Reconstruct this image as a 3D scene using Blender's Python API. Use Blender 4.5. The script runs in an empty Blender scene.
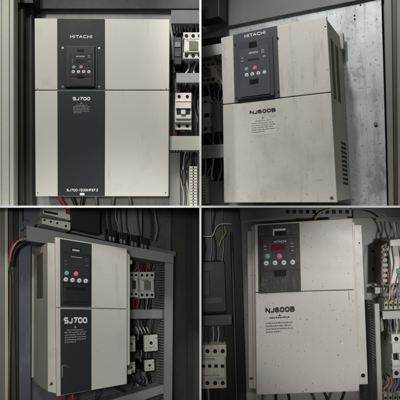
import bpy, bmesh, math, random
from mathutils import Vector, Matrix
random.seed(7)
S = bpy.context.scene
COL = S.collection
F, CX, CY, CAM = 500.0, 200.4, 206.7, 1.5

# ------------------------------------------------------------------ materials
def mat(name, base, rough=.5, metal=0., dirt=None, var=.06, scale=6., bump=.016, bscale=420., specks=None, emit=None, spec=.4):
    m = bpy.data.materials.new(name); m.use_nodes = True
    nt = m.node_tree; N = nt.nodes; L = nt.links
    b = N['Principled BSDF']; b.inputs['Roughness'].default_value = rough; b.inputs['Metallic'].default_value = metal
    b.inputs['Specular IOR Level'].default_value = spec
    tc = N.new('ShaderNodeTexCoord')
    def noise(sc, det=5, ro=.6, dist=0.):
        n = N.new('ShaderNodeTexNoise'); n.inputs['Scale'].default_value = sc; n.inputs['Detail'].default_value = det
        n.inputs['Roughness'].default_value = ro; n.inputs['Distortion'].default_value = dist
        L.new(tc.outputs['Object'], n.inputs['Vector']); return n.outputs['Fac']
    def ramp(src, a, b_, v0=0., v1=1.):
        r = N.new('ShaderNodeMapRange'); r.inputs[1].default_value = a; r.inputs[2].default_value = b_
        r.inputs[3].default_value = v0; r.inputs[4].default_value = v1; L.new(src, r.inputs[0]); return r.outputs[0]
    def mix(fac, c1, c2):
        x = N.new('ShaderNodeMix'); x.data_type = 'RGBA'
        if isinstance(fac, (int, float)): x.inputs[0].default_value = fac
        else: L.new(fac, x.inputs[0])
        for i, c in ((6, c1), (7, c2)):
            if isinstance(c, tuple): x.inputs[i].default_value = (*c, 1)
            else: L.new(c, x.inputs[i])
        return x.outputs[2]
    lo = tuple(c * (1 - var) for c in base); hi = tuple(min(1, c * (1 + var)) for c in base)
    col = mix(ramp(noise(scale), .3, .7), lo, hi)
    if dirt:                       # (colour, amount, scale, threshold)
        dc, amt, sc, th = dirt
        col = mix(ramp(noise(sc * .6, 4, .6, .3), th, th + .25, 0, amt * .7), col, dc)
        col = mix(ramp(noise(sc, 9, .82, .25), th + .05, th + .10, 0, amt * .55), col, dc)
        mp = N.new('ShaderNodeMapping'); mp.inputs['Scale'].default_value = (1, 1, .16); L.new(tc.outputs['Object'], mp.inputs[0])
        st = N.new('ShaderNodeTexNoise'); st.inputs['Scale'].default_value = sc * 5; st.inputs['Detail'].default_value = 6; st.inputs['Roughness'].default_value = .65
        L.new(mp.outputs[0], st.inputs['Vector'])
        col = mix(ramp(st.outputs['Fac'], th, th + .14, 0, amt * .45), col, dc)
        col = mix(ramp(noise(sc * 14, 5, .7, .2), th + .08, th + .13, 0, amt * .8), col, dc)
    if specks:                     # list of (colour, scale, radius, keep)
        for sc_, scl, rad, keep in specks:
            v = N.new('ShaderNodeTexVoronoi'); v.inputs['Scale'].default_value = scl
            nz = N.new('ShaderNodeTexNoise'); nz.inputs['Scale'].default_value = 160; nz.inputs['Detail'].default_value = 3; L.new(tc.outputs['Object'], nz.inputs['Vector'])
            ad = N.new('ShaderNodeVectorMath'); ad.operation = 'MULTIPLY_ADD'; L.new(nz.outputs['Color'], ad.inputs[0]); ad.inputs[1].default_value = (.006, .006, .006)
            L.new(tc.outputs['Object'], ad.inputs[2]); L.new(ad.outputs[0], v.inputs['Vector'])
            sp = ramp(v.outputs['Distance'], rad, rad * .7)
            sep = N.new('ShaderNodeSeparateColor'); L.new(v.outputs['Color'], sep.inputs[0])
            k = ramp(sep.outputs[0], keep, keep - .02)
            mm = N.new('ShaderNodeMath'); mm.operation = 'MULTIPLY'; L.new(sp, mm.inputs[0]); L.new(k, mm.inputs[1])
            col = mix(mm.outputs[0], col, sc_)
    L.new(col, b.inputs['Base Color'])
    L.new(ramp(noise(scale * 3), .3, .7, max(0, rough - .03), min(1, rough + .04)), b.inputs['Roughness'])
    if bump:
        bp = N.new('ShaderNodeBump'); bp.inputs['Strength'].default_value = bump * 10; bp.inputs['Distance'].default_value = .0006
        L.new(noise(bscale, 3), bp.inputs['Height']); L.new(bp.outputs[0], b.inputs['Normal'])
    if emit:
        b.inputs['Emission Color'].default_value = (*emit[0], 1); b.inputs['Emission Strength'].default_value = emit[1]
    return m
def g(v, t=0.): return (v * (1 + t), v, v * (1 - t))
M = dict(
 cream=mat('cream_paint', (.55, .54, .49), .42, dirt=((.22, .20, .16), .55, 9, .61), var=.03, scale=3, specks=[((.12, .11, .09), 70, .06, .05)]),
 cream_used=mat('handled_cream_paint', (.52, .51, .46), .42, dirt=((.20, .18, .14), .6, 7, .585), var=.05, scale=3, specks=[((.10, .09, .07), 60, .08, .08), ((.10, .09, .07), 140, .10, .05)]),
 cream_dirty=mat('soiled_cream_paint', (.51, .498, .455), .45, dirt=((.15, .135, .10), .7, 6, .54), var=.05, scale=4, specks=[((.08, .07, .05), 60, .09, .12), ((.07, .06, .05), 130, .12, .07)]),
 cream_side=mat('side_shade_cream', (.40, .385, .32), .5, dirt=((.12, .11, .08), .5, 8, .55), var=.06),  # darker cream for body sides, some of their shade put into the colour
 chipped=mat('speckled_grey_white_paint', (.52, .495, .46), .35, dirt=((.2, .18, .155), .45, 10, .59), var=.04, specks=[((.15, .13, .11), 48, .08, .14), ((.85, .83, .79), 50, .09, .08), ((.12, .10, .09), 95, .17, .2), ((.80, .78, .74), 110, .15, .10), ((.13, .11, .1), 190, .2, .12)]),
 face_dark=mat('charcoal_panel', (.017, .022, .024), .5, spec=.22, dirt=((.06, .06, .058), .3, 12, .64), var=.06, bump=.01),
 face_grey=mat('slate_panel', (.062, .066, .080), .45, spec=.3, dirt=((.14, .14, .14), .4, 14, .62), var=.1),
 face_dust=mat('dusty_charcoal_panel', (.036, .033, .031), .6, dirt=((.17, .15, .13), .55, 20, .53), var=.2, specks=[((.35, .32, .28), 130, .16, .2)]),
 key_dark=mat('keypad_plastic', (.013, .014, .015), .42, spec=.28, var=.1, bump=.01, dirt=((.08, .08, .08), .4, 30, .6)),
 key_grey=mat('slate_keypad_plastic', (.052, .054, .066), .45, spec=.3, var=.1, bump=.01, dirt=((.13, .13, .13), .4, 30, .6)),
 black=mat('black_plastic', (.009, .009, .009), .42, var=.2),
 dim=mat('dark_grey_paint', (.030, .031, .032), .55, dirt=((.09, .085, .075), .5, 12, .55), var=.2),
 mid=mat('mid_grey_paint', (.13, .135, .14), .5, dirt=((.17, .165, .15), .5, 10, .55), var=.15),
 slate=mat('blue_grey_steel', (.085, .097, .115), .45, .2, dirt=((.36, .37, .38), .7, 10, .57), var=.2),
 duct=mat('grey_pvc', (.23, .235, .24), .5, dirt=((.10, .095, .085), .5, 14, .56), var=.06),
 duct_light=mat('pale_grey_pvc', (.37, .37, .34), .5, dirt=((.18, .17, .14), .5, 14, .56), var=.06),
 duct_dark=mat('dark_grey_pvc', (.095, .098, .096), .5, dirt=((.05, .05, .045), .5, 14, .56), var=.08),
 slot=mat('dusty_grey_pvc', (.17, .17, .175), .6, dirt=((.2, .19, .17), .5, 30, .5), var=.1),
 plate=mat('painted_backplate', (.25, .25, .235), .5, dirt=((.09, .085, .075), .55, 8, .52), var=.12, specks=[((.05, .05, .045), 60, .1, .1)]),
 plate_dark=mat('shaded_backplate', (.10, .105, .105), .5, dirt=((.035, .034, .03), .6, 8, .5), var=.15),  # darker copy of the backplate paint, with shade put into its colour
 galv=mat('galvanised_sheet', (.43, .45, .465), .48, .3, dirt=((.09, .09, .088), .85, 6, .51), var=.12, scale=9, bump=.03, bscale=60, specks=[((.04, .04, .04), 42, .13, .16), ((.05, .05, .05), 95, .15, .09)]),
 frame=mat('beige_cabinet_paint', (.46, .465, .40), .42, dirt=((.15, .15, .11), .4, 9, .6), var=.05, scale=3),
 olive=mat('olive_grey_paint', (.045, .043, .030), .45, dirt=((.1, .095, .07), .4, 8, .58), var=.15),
 taupe=mat('taupe_paint', (.18, .168, .145), .45, dirt=((.09, .08, .065), .4, 8, .58), var=.1),
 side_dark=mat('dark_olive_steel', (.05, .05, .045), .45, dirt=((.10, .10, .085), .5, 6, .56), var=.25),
 white=mat('white_plastic', (.55, .54, .49), .4, dirt=((.22, .2, .15), .5, 30, .56), var=.05),
 aged=mat('aged_white_plastic', (.36, .345, .29), .45, dirt=((.12, .10, .07), .6, 40, .52), var=.1),
 greydev=mat('grey_device_plastic', (.14, .145, .14), .5, dirt=((.25, .24, .2), .5, 40, .55), var=.15),
 screw=mat('steel_screw', (.45, .45, .43), .3, 1., var=.15),
 hole=mat('black_terminal_hole', (.004, .004, .004), .6, var=.1, spec=.2),
 red=mat('red_insulation', (.32, .012, .03), .38, var=.1),
 redp=mat('red_print', (.55, .09, .09), .45, var=.05),
 pink=mat('pink_button', (.75, .13, .22), .35, var=.03, bump=.005),
 green=mat('green_button', (.10, .42, .30), .35, var=.03, bump=.005),
 button=mat('pale_button', (.62, .63, .62), .35, var=.03, bump=.005),
 print_w=mat('white_print', (.66, .67, .66), .5, var=.02, bump=0),
 print_d=mat('dim_white_print', (.32, .33, .33), .5, var=.02, bump=0),
 print_b=mat('black_print', (.022, .022, .025), .5, var=.02, bump=0),
 print_g=mat('grey_print', (.16, .155, .14), .5, var=.02, bump=0),
 display=mat('display_glass', (.03, .035, .035), .15, var=.1, bump=0),
 lcd_red=mat('red_display', (.07, .004, .012), .2, var=.2, bump=0, emit=((.9, .02, .08), .03)),
 led_red=mat('red_digit', (.5, .02, .05), .3, var=.02, bump=0, emit=((1, .05, .12), .35)),
 w_black=mat('black_insulation', (.010, .010, .011), .4, var=.1),
 w_white=mat('white_insulation', (.50, .49, .45), .4, dirt=((.2, .19, .16), .4, 30, .55), var=.1),
 w_grey=mat('grey_insulation', (.17, .17, .17), .4, var=.1),
 w_yellow=mat('yellow_green_insulation', (.30, .30, .07), .4, var=.1),
 w_tan=mat('tan_insulation', (.30, .26, .16), .4, var=.1),
 w_orange=mat('orange_insulation', (.16, .065, .03), .4, var=.1),
 w_blue=mat('blue_insulation', (.14, .18, .26), .4, var=.1),
 w_pink=mat('dull_pink_insulation', (.36, .19, .17), .4, var=.1),
 rust=mat('brown_coil_cover', (.12, .095, .07), .5, dirt=((.25, .22, .17), .5, 40, .54), var=.3),
 greenlab=mat('olive_label', (.075, .085, .05), .4, dirt=((.2, .2, .15), .5, 60, .5), var=.2),
 pvgreen=mat('green_terminal', (.05, .30, .17), .4, var=.1),
 divider=mat('white_enamel', (.86, .86, .84), .4, var=.02, bump=.005),
 purple=mat('mauve_plastic', (.085, .075, .10), .4, var=.15),
)

# ------------------------------------------------------------------ bays
def rotm(rx, ry, rz):
    return Matrix.Rotation(ry, 3, 'Y') @ Matrix.Rotation(rx, 3, 'X') @ Matrix.Rotation(rz, 3, 'Z')
class Bay:
    def __init__(s, r, t, clip, face=None):
        s.R = rotm(*r); s.T = Vector(t); s.M = Matrix.Translation(s.T) @ s.R.to_4x4(); s.Ri = s.R.transposed()
        s.clip = clip; s.face = face
        if face: s.H = homog(face)
    def ray(s, px, py):
        return s.Ri @ (Vector((0, -CAM, 0)) - s.T), s.Ri @ Vector(((px - CX) / F, 1, (CY - py) / F))
    def q(s, px, py, y):
        o, d = s.ray(px, py); k = (y - o.y) / d.y; return o + d * k
    def qx(s, px, py, x):
        o, d = s.ray(px, py); k = (x - o.x) / d.x; return o + d * k
    def scale(s, px, py, y):
        return (s.q(px + .5, py, y) - s.q(px - .5, py, y)).length * .5 + (s.q(px, py + .5, y) - s.q(px, py - .5, y)).length * .5
    def quad(s, x0, y0, x1, y1):          # pixel diagonal -> pixel quad that follows the face's own perspective
        if not s.face: return [(x0, y0), (x1, y0), (x1, y1), (x0, y1)]
        a = unmap(s.H, x0, y0); b = unmap(s.H, x1, y1)
        return [mapp(s.H, a[0], a[1]), mapp(s.H, b[0], a[1]), mapp(s.H, b[0], b[1]), mapp(s.H, a[0], b[1])]
def homog(c):                              # unit square (0,0)(1,0)(1,1)(0,1) -> quad
    (x0, y0), (x1, y1), (x2, y2), (x3, y3) = c
    dx1, dx2, sx = x1 - x2, x3 - x2, x0 - x1 + x2 - x3; dy1, dy2, sy = y1 - y2, y3 - y2, y0 - y1 + y2 - y3
    de = dx1 * dy2 - dx2 * dy1; gg = (sx * dy2 - dx2 * sy) / de; h = (dx1 * sy - sx * dy1) / de
    return Matrix(((x1 - x0 + gg * x1, x3 - x0 + h * x3, x0), (y1 - y0 + gg * y1, y3 - y0 + h * y3, y0), (gg, h, 1)))
def mapp(H, u, v):
    p = H @ Vector((u, v, 1)); return (p.x / p.z, p.y / p.z)
def unmap(H, x, y):
    p = H.inverted() @ Vector((x, y, 1)); return (p.x / p.z, p.y / p.z)
E_ = .0032
cl = {'tl': [((-E_, 0, 0), (1, 0, 0)), ((0, 0, E_), (0, 0, -1))], 'tr': [((E_, 0, 0), (-1, 0, 0)), ((0, 0, E_), (0, 0, -1))],
      'bl': [((-E_, 0, 0), (1, 0, 0)), ((0, 0, -E_), (0, 0, 1))], 'br': [((E_, 0, 0), (-1, 0, 0)), ((0, 0, -E_), (0, 0, 1))]}
TL = Bay((0, 0, 0), (0, .05, 0), cl['tl'], [(34.5, 18.2), (169.6, 19.3), (168.3, 196.3), (35.5, 196.3)])
TR = Bay((.02559, -.04128, -.46194), (.08717, .21399, .00938), cl['tr'], [(221, 37.7), (326.4, 16), (337, 202.3), (224, 202.5)])
BL = Bay((-.18142, -.0423, .49648), (-.42092, -.07858, -.53453), cl['bl'], [(55.5, 237), (127, 248.5), (127, 384), (57, 396.5)])
BR = Bay((-.01375, -.02912, .01903), (.18149, .07255, -.5924), cl['br'], [(254.5, 224.5), (352.7, 218), (359.3, 391.3), (256.6, 395)])

# ------------------------------------------------------------------ things and meshes
def thing(name, label, cat, bay, px, py, y, group=None, kind=None):
    o = bpy.data.objects.new(name, None); COL.objects.link(o); p = bay.q(px, py, y)
    o.matrix_world = bay.M @ Matrix.Translation(p); o.empty_display_size = .02
    o['label'] = label; o['category'] = cat
    if group: o['group'] = group
    if kind: o['kind'] = kind
    o['_p'] = p; return o
class G:
    """collects shapes in bay-local coordinates; build() clips them at the bay's partitions and links ONE object"""
    def __init__(s, bay): s.bay = bay; s.bm = bmesh.new(); s.front = 0
    def merge(s, b, bev=0., seg=2):
        if bev: bmesh.ops.bevel(b, geom=b.edges[:], offset=bev, segments=seg, affect='EDGES', profile=.6, clamp_overlap=True)
        me = bpy.data.meshes.new('t'); b.to_mesh(me); b.free(); s.bm.from_mesh(me); bpy.data.meshes.remove(me); return s
    def hexa(s, lo, hi, bev=0.):           # two rings of points
        b = bmesh.new(); n = len(lo); A = [b.verts.new(p) for p in lo]; B = [b.verts.new(p) for p in hi]
        b.faces.new(A); b.faces.new(B[::-1])
        for i in range(n): b.faces.new((A[i], B[i], B[(i + 1) % n], A[(i + 1) % n]))
        bmesh.ops.recalc_face_normals(b, faces=b.faces[:]); return s.merge(b, bev)
    def poly(s, pts, ya, yb, bev=0., yr=None):   # pixel polygon seen at depth ya, extruded back to yb
        P = [s.bay.q(x, y, ya if yr is None else yr) for x, y in pts]
        return s.hexa([Vector((p.x, ya, p.z)) for p in P], [Vector((p.x, yb, p.z)) for p in P], bev)
    def fq(s, x0, y0, x1, y1, ya, yb, bev=0.): return s.poly(s.bay.quad(x0, y0, x1, y1), ya, yb, bev, 0.)
    def bx(s, x0, y0, x1, y1, ya, yb, bev=0.):   # local axis-aligned box from a pixel diagonal at depth ya
        a = s.bay.q(x0, y0, ya); b = s.bay.q(x1, y1, ya); return s.box(a.x, b.x, ya, yb, b.z, a.z, bev)
    def box(s, xa, xb, ya, yb, za, zb, bev=0.):
        return s.hexa([Vector(v) for v in ((xa, ya, za), (xb, ya, za), (xb, ya, zb), (xa, ya, zb))],
                      [Vector(v) for v in ((xa, yb, za), (xb, yb, za), (xb, yb, zb), (xa, yb, zb))], bev)
    def cyl(s, px, py, r, ya, yb, bev=0., n=24, yr=None, pts=None):
        c = s.bay.q(px, py, ya if yr is None else yr); R = r * s.bay.scale(px, py, ya)
        ring = [(c.x + R * math.cos(6.28319 * i / n), c.z + R * math.sin(6.28319 * i / n)) for i in range(n)]
        b = bmesh.new(); A = [b.verts.new((x, ya, z)) for x, z in ring]; B = [b.verts.new((x, yb, z)) for x, z in ring]
        f = b.faces.new(A); b.faces.new(B[::-1])
        for i in range(n): b.faces.new((A[i], B[i], B[(i + 1) % n], A[(i + 1) % n]))
        bmesh.ops.recalc_face_normals(b, faces=b.faces[:])
        if bev: bmesh.ops.bevel(b, geom=[e for e in f.edges], offset=bev * R, segments=2, affect='EDGES')
        return s.merge(b)
    def tube(s, P, r, n=8):                # smooth tube through local points
        Q = []
        for i in range(len(P) - 1):
            p0, p1, p2, p3 = P[max(i - 1, 0)], P[i], P[i + 1], P[min(i + 2, len(P) - 1)]
            for k in range(6):
                t = k / 6; Q.append(.5 * (2 * p1 + (p2 - p0) * t + (2 * p0 - 5 * p1 + 4 * p2 - p3) * t * t + (3 * p1 - p0 - 3 * p2 + p3) * t ** 3))
        Q.append(P[-1]); b = bmesh.new(); rings = []
        up = Vector((.1, 1, .05)).normalized()
        for i, c in enumerate(Q):
            d = (Q[min(i + 1, len(Q) - 1)] - Q[max(i - 1, 0)]).normalized(); u = d.cross(up).normalized(); v = d.cross(u)
            rings.append([b.verts.new(c + (u * math.cos(6.28319 * k / n) + v * math.sin(6.28319 * k / n)) * r) for k in range(n)])
        for i in range(len(rings) - 1):
            for k in range(n): f = b.faces.new((rings[i][k], rings[i][(k + 1) % n], rings[i + 1][(k + 1) % n], rings[i + 1][k])); f.smooth = True
        b.faces.new(rings[0][::-1]); b.faces.new(rings[-1]); return s.merge(b)
    def build(s, name, m, parent=None, top=None):
        bm = s.bm; inv = s.bay.M.inverted()
        for co, no in s.bay.clip:
            n = (inv.to_3x3() @ Vector(no)).normalized(); c = inv @ Vector(co)
            if any((v.co - c).dot(n) > 0 for v in bm.verts):
                r = bmesh.ops.bisect_plane(bm, geom=bm.verts[:] + bm.edges[:] + bm.faces[:], plane_co=c, plane_no=n, clear_outer=True)
                ed = [e for e in r['geom_cut'] if isinstance(e, bmesh.types.BMEdge)]
                if ed: bmesh.ops.holes_fill(bm, edges=ed, sides=0)
        if len(bm.faces) == 0: bm.free(); return None
        root = parent
        while root is not None and root.parent: root = root.parent
        if root is not None: off = Vector(root['_p'])
        else:
            if top: off = top
            else: off = sum((v.co for v in bm.verts), Vector()) / len(bm.verts)
        for v in bm.verts: v.co -= off
        me = bpy.data.meshes.new(name); bm.to_mesh(me); bm.free(); me.materials.append(M[m])
        o = bpy.data.objects.new(name, me); COL.objects.link(o)
        if parent is None: o.matrix_world = s.bay.M @ Matrix.Translation(off)
        else: o.parent = parent
        return o
def tag(o, label, cat=None, group=None, kind=None):
    if o is None: return
    o['label'] = label
    if cat: o['category'] = cat
    if group: o['group'] = group
    if kind: o['kind'] = kind
    return o
def struct(o):
    if o: o['kind'] = 'structure'
    return o
def rnd_(pts, r, closed=False):
    out = []; n = len(pts)
    for i, p in enumerate(pts):
        if not closed and i in (0, n - 1): out.append(p); continue
        a, c = pts[i - 1], pts[(i + 1) % n]; P = Vector(p)
        u = Vector(a) - P; v = Vector(c) - P; k = min(r, u.length * .5, v.length * .5); A = P + u.normalized() * k; B = P + v.normalized() * k
        for j in range(5): t = j / 4; q = A * (1 - t) ** 2 + P * 2 * t * (1 - t) + B * t * t; out.append((q.x, q.y))
    return out
GL = {'H': (.9, [[(0, 0), (0, 1)], [(.9, 0), (.9, 1)], [(0, .5), (.9, .5)]]), 'I': (0., [[(0, 0), (0, 1)]]), 'T': (.9, [[(0, 1), (.9, 1)], [(.45, 0), (.45, 1)]]),
 'A': (1., [[(0, 0), (.5, 1), (1, 0)], [(.2, .3), (.8, .3)]]), 'C': (.85, [rnd_([(.85, .85), (.8, 1), (0, 1), (0, 0), (.8, 0), (.85, .15)], .3)]),
 'S': (.8, [rnd_([(.8, 1), (0, 1), (0, .5), (.8, .5), (.8, 0), (0, 0)], .22)]), 'J': (.55, [rnd_([(.55, 1), (.55, 0), (0, 0), (0, .2)], .28)]),
 '7': (.75, [[(0, 1), (.75, 1), (.25, 0)]]), '0': (.75, ['c', rnd_([(0, 0), (.75, 0), (.75, 1), (0, 1)], .36, True)]), 'N': (.8, [[(0, 0), (0, 1), (.8, 0), (.8, 1)]]),
 '6': (.72, [rnd_([(.7, 1), (0, 1), (0, 0), (.72, 0), (.72, .55), (.05, .55)], .3)]), 'B': (.75, [['c'] and [(0, 0), (0, 1)], rnd_([(0, 1), (.7, 1), (.7, .54), (0, .54)], .22), rnd_([(.1, .52), (.75, .52), (.75, 0), (0, 0)], .24)]),
 '-': (.4, [[(0, .5), (.4, .5)]]), '1': (.25, [[(0, .8), (.25, 1), (.25, 0)]]), '3': (.7, [rnd_([(0, 1), (.7, 1), (.7, .5), (.2, .5)], .2), rnd_([(.3, .5), (.7, .5), (.7, 0), (0, 0)], .2)]),
 '2': (.7, [rnd_([(0, 1), (.7, 1), (.7, .55), (0, 0), (.7, 0)], .2)]), 'F': (.65, [[(0, 0), (0, 1), (.65, 1)], [(0, .5), (.55, .5)]]), 'E': (.65, [[(.65, 0), (0, 0), (0, 1), (.65, 1)], [(0, .5), (.55, .5)]])}
def textmesh(txt, bold=.0, wide=1., gap=.2):
    """upright sans-serif capitals drawn as mitred strokes"""
    t = .11 + bold; b = bmesh.new(); x = 0; k = 0
    for ci, ch in enumerate(txt):
        if ci and 'A' in (ch, txt[ci - 1]) and 'T' in (ch, txt[ci - 1]): x -= .24
        w, strokes = GL[ch]; closed = False
        for st in strokes:
            if st == 'c': closed = True; continue
            k += 1; P = [Vector((x + p[0] * wide, p[1] * (1 - 2 * t) + t)) for p in st]; n = len(P)
            Q = [p for i, p in enumerate(P) if i == 0 or (p - P[i - 1]).length > 1e-4]
            if closed and (Q[0] - Q[-1]).length < 1e-4: Q.pop()
            n = len(Q); A = []
            for i, p in enumerate(Q):
                a = Q[i - 1] if (i or closed) else None; c = Q[(i + 1) % n] if (i < n - 1 or closed) else None
                d1 = (p - a).normalized() if a is not None else (c - p).normalized(); d2 = (c - p).normalized() if c is not None else d1
                m = (d1 + d2).normalized(); nn = Vector((-m.y, m.x)); s_ = t / max(.45, nn.dot(Vector((-d1.y, d1.x))))
                e = Vector((0, 0))
                if a is None: e = -d2 * t * (.98 if len(Q) == 2 and ch in 'HITNBFE' and abs(d2.x) < .1 else 0)
                if c is None: e = d1 * t * (.98 if len(Q) == 2 and ch in 'HITNBFE' and abs(d1.x) < .1 else 0)
                A.append((b.verts.new((*(p + e + nn * s_), k * 1e-3)), b.verts.new((*(p + e - nn * s_), k * 1e-3))))
            for i in range(n if closed else n - 1): q = A[(i + 1) % n]; b.faces.new((A[i][0], A[i][1], q[1], q[0]))
        x += w * wide + 2 * t + gap
    me = bpy.data.meshes.new('t'); b.to_mesh(me); b.free(); return me
def lettering(bay, txt, x0, y0, x1, y1, y, m, parent, bold=.0, name='lettering', face=True):
    """raised print that fills the pixel diagonal (x0,y0)-(x1,y1) of the face plane"""
    me = textmesh(txt, bold + (.022 if '00' in txt and len(txt) < 7 else 0), 1., .10 if '00' in txt else .2); X = [v.co.x for v in me.vertices]; Y = [v.co.y for v in me.vertices]
    ax, bx_, ay, by = min(X), max(X), min(Y), max(Y)
    Q = bay.quad(x0, y0, x1, y1) if face else [(x0, y0), (x1, y0), (x1, y1), (x0, y1)]
    P = [bay.q(*p, 0. if face else y) for p in Q]
    gm = G(bay); b = bmesh.new(); b.from_mesh(me)
    for v in b.verts:
        u = (v.co.x - ax) / (bx_ - ax); w = (v.co.y - ay) / (by - ay)
        p = (P[0] * (1 - u) + P[1] * u) * w + (P[3] * (1 - u) + P[2] * u) * (1 - w); v.co = Vector((p.x, y - v.co.z * .004, p.z))
    b.faces.ensure_lookup_table(); b.normal_update()
    if b.faces and b.faces[0].normal.y > 0: bmesh.ops.reverse_faces(b, faces=b.faces[:])
    gm.merge(b); return gm.build(name, m, parent)
def smallprint(bay, x0, y0, x1, y1, rows, y, m, parent, seed=1, name='warning_print', title=True):
    """rows of tiny unreadable print and the warning triangle above them"""
    rnd = random.Random(seed); gm = G(bay); n = len(rows)
    for i, w in enumerate(rows):
        ya = y0 + (y1 - y0) * i / n; h = (y1 - y0) / n * .5; x = x0 if not (title and i == 0) else x0 + (x1 - x0) * (1 - w) / 2
        xe = x + (x1 - x0) * w
        H = homog(bay.quad(x0, y0, x1, y1)); f = lambda a, b_: mapp(H, (a - x0) / (x1 - x0), (b_ - y0) / (y1 - y0)); left = rnd.randint(2, 8)
        while x < xe - .2:
            c = rnd.uniform(.2, .3); tp = ya + h * rnd.choice((0, .32, .32)); bt = ya + h
            gm.poly([f(x, tp), f(x + c, tp), f(x + c, bt), f(x, bt)], y, y + .0004, 0, 0.); x += c + .09; left -= 1
            if left <= 0: x += .4; left = rnd.randint(2, 9)
    return gm.build(name, m, parent)

def wire(bay, pts, r, m, label, yl=.1, group='loose wires', name='wire'):
    P = [bay.q(p[0], p[1], p[2] if len(p) > 2 else yl) for p in pts]
    o = G(bay).tube(P, r * bay.scale(pts[0][0], pts[0][1], P[0].y)).build(name, m)
    return tag(o, label, 'wire', group)
def wires(bay, xs, y0, y1, mats, label, yl=.1, r=.7, group='loose wires', sway=2., seed=3, lean=0.):
    rnd = random.Random(seed)
    for i, x in enumerate(xs):
        a = rnd.uniform(-sway, sway); b = rnd.uniform(-sway, sway); k = (y1 - y0)
        wire(bay, [(x, y0), (x + a + lean * .3, y0 + k * .35), (x + b + lean * .7, y0 + k * .7), (x + rnd.uniform(-sway, sway) * .6 + lean, y1)],
             r, mats[i % len(mats)], label, yl + rnd.uniform(-.008, .008), group)

def duct(bay, x0, y0, x1, y1, ya, yb, m, label, horiz=True, poly=None, group='cable ducts', side='slot'):
    """slotted cable duct: smooth clip-on lid on a trough with comb walls"""
    c = poly or [(x0, y0), (x1, y0), (x1, y1), (x0, y1)]
    t = thing('cable_duct', label, 'cable duct', bay, c[3][0], c[3][1], yb, group)
    P = [bay.q(x, y, ya) for x, y in c]
    if not poly:                            # straighten along the local axes
        xa, xb, za, zb = P[0].x, P[2].x, P[2].z, P[0].z
        P = [Vector((xa, ya, zb)), Vector((xb, ya, zb)), Vector((xb, ya, za)), Vector((xa, ya, za))]
    hx = [Vector((p.x, ya + .008, p.z)) for p in P]
    G(bay).hexa(P, hx, .0012).build('lid', m, t)
    w = G(bay); bse = G(bay)
    lo = (0, 1, 3, 2) if horiz else (0, 3, 1, 2)
    for a, b in ((lo[0], lo[1]), (lo[2], lo[3])):
        A, B = P[a], P[b]; n = max(3, min(90, int((B - A).length / .009))); d = (B - A) / n
        ins = ((P[lo[2]] - P[lo[0]]).normalized() if a == lo[0] else (P[lo[0]] - P[lo[2]]).normalized()) * .002
        for i in range(n):
            p = A + d * i + ins * .5; q_ = p + d * .55; e = ins
            ring = [p, q_, q_ + e, p + e]
            w.hexa([Vector((v.x, ya + .0085, v.z)) for v in ring], [Vector((v.x, yb - .012, v.z)) for v in ring])
    w.build('comb_wall', side, t)
    bse.hexa([Vector((p.x, yb - .012, p.z)) for p in P], [Vector((p.x, yb, p.z)) for p in P]); bse.build('trough', side, t)
    return t

def contactor(bay, x0, y0, x1, y1, ya, yb, label, body='white', win='greenlab', poles=3, screws='hole', group='contactors', lugs=True, small=False, name='contactor'):
    t = thing(name, label, 'contactor', bay, (x0 + x1) / 2, y1, yb, group)
    W, H = x1 - x0, y1 - y0
    gb = G(bay)
    gb.bx(x0, y0 + H * .06, x1, y1 - H * .06, ya + .022, yb, .0015)
    gb.bx(x0 + W * .05, y0 + H * .27, x1 - W * .05, y1 - H * .25, ya, ya + .03, .002)
    gb.build('body', body, t)
    for (a, b) in ((0, .25), (.77, 1)):
        tb = G(bay).bx(x0, y0 + H * a, x1, y0 + H * b, ya + .010, yb - .01, .0012)
        tb.bx(x0 + W * .01, y0 + H * (a + .03), x0 + W * .05, y0 + H * (b - .03), ya + .006, ya + .012)
        for k in range(poles + 1):
            xx = x0 + W * k / poles; tb.bx(max(x0, xx - .35), y0 + H * a, min(x1, xx + .35), y0 + H * b, ya + .006, ya + .02)
        blk = tb.build('terminal_block', body, t)
        if blk and not small:
            for k in range(poles):
                sx = x0 + W * (k + .5) / poles; sy = y0 + H * (a + b) / 2
                s_ = G(bay).cyl(sx, sy, min(W / poles * .27, H * .09), ya + .0085, ya + .016, n=14)
                sc = s_.build('screw', screws, blk)
    if not small:
        gl = G(bay)
        for v in (.30, .33, .70): gl.bx(x0 + W * .14, y0 + H * (v - .006), x0 + W * (.5 + v * .4), y0 + H * (v + .006), ya - .0004, ya + .002)
        gl.build('print', 'print_g', t)
    if win: G(bay).bx(x0 + W * .3, y0 + H * .34, x1 - W * .24, y1 - H * .32, ya - .002, ya + .004, .0008).build('actuator_window', win, t)
    return t

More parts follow.
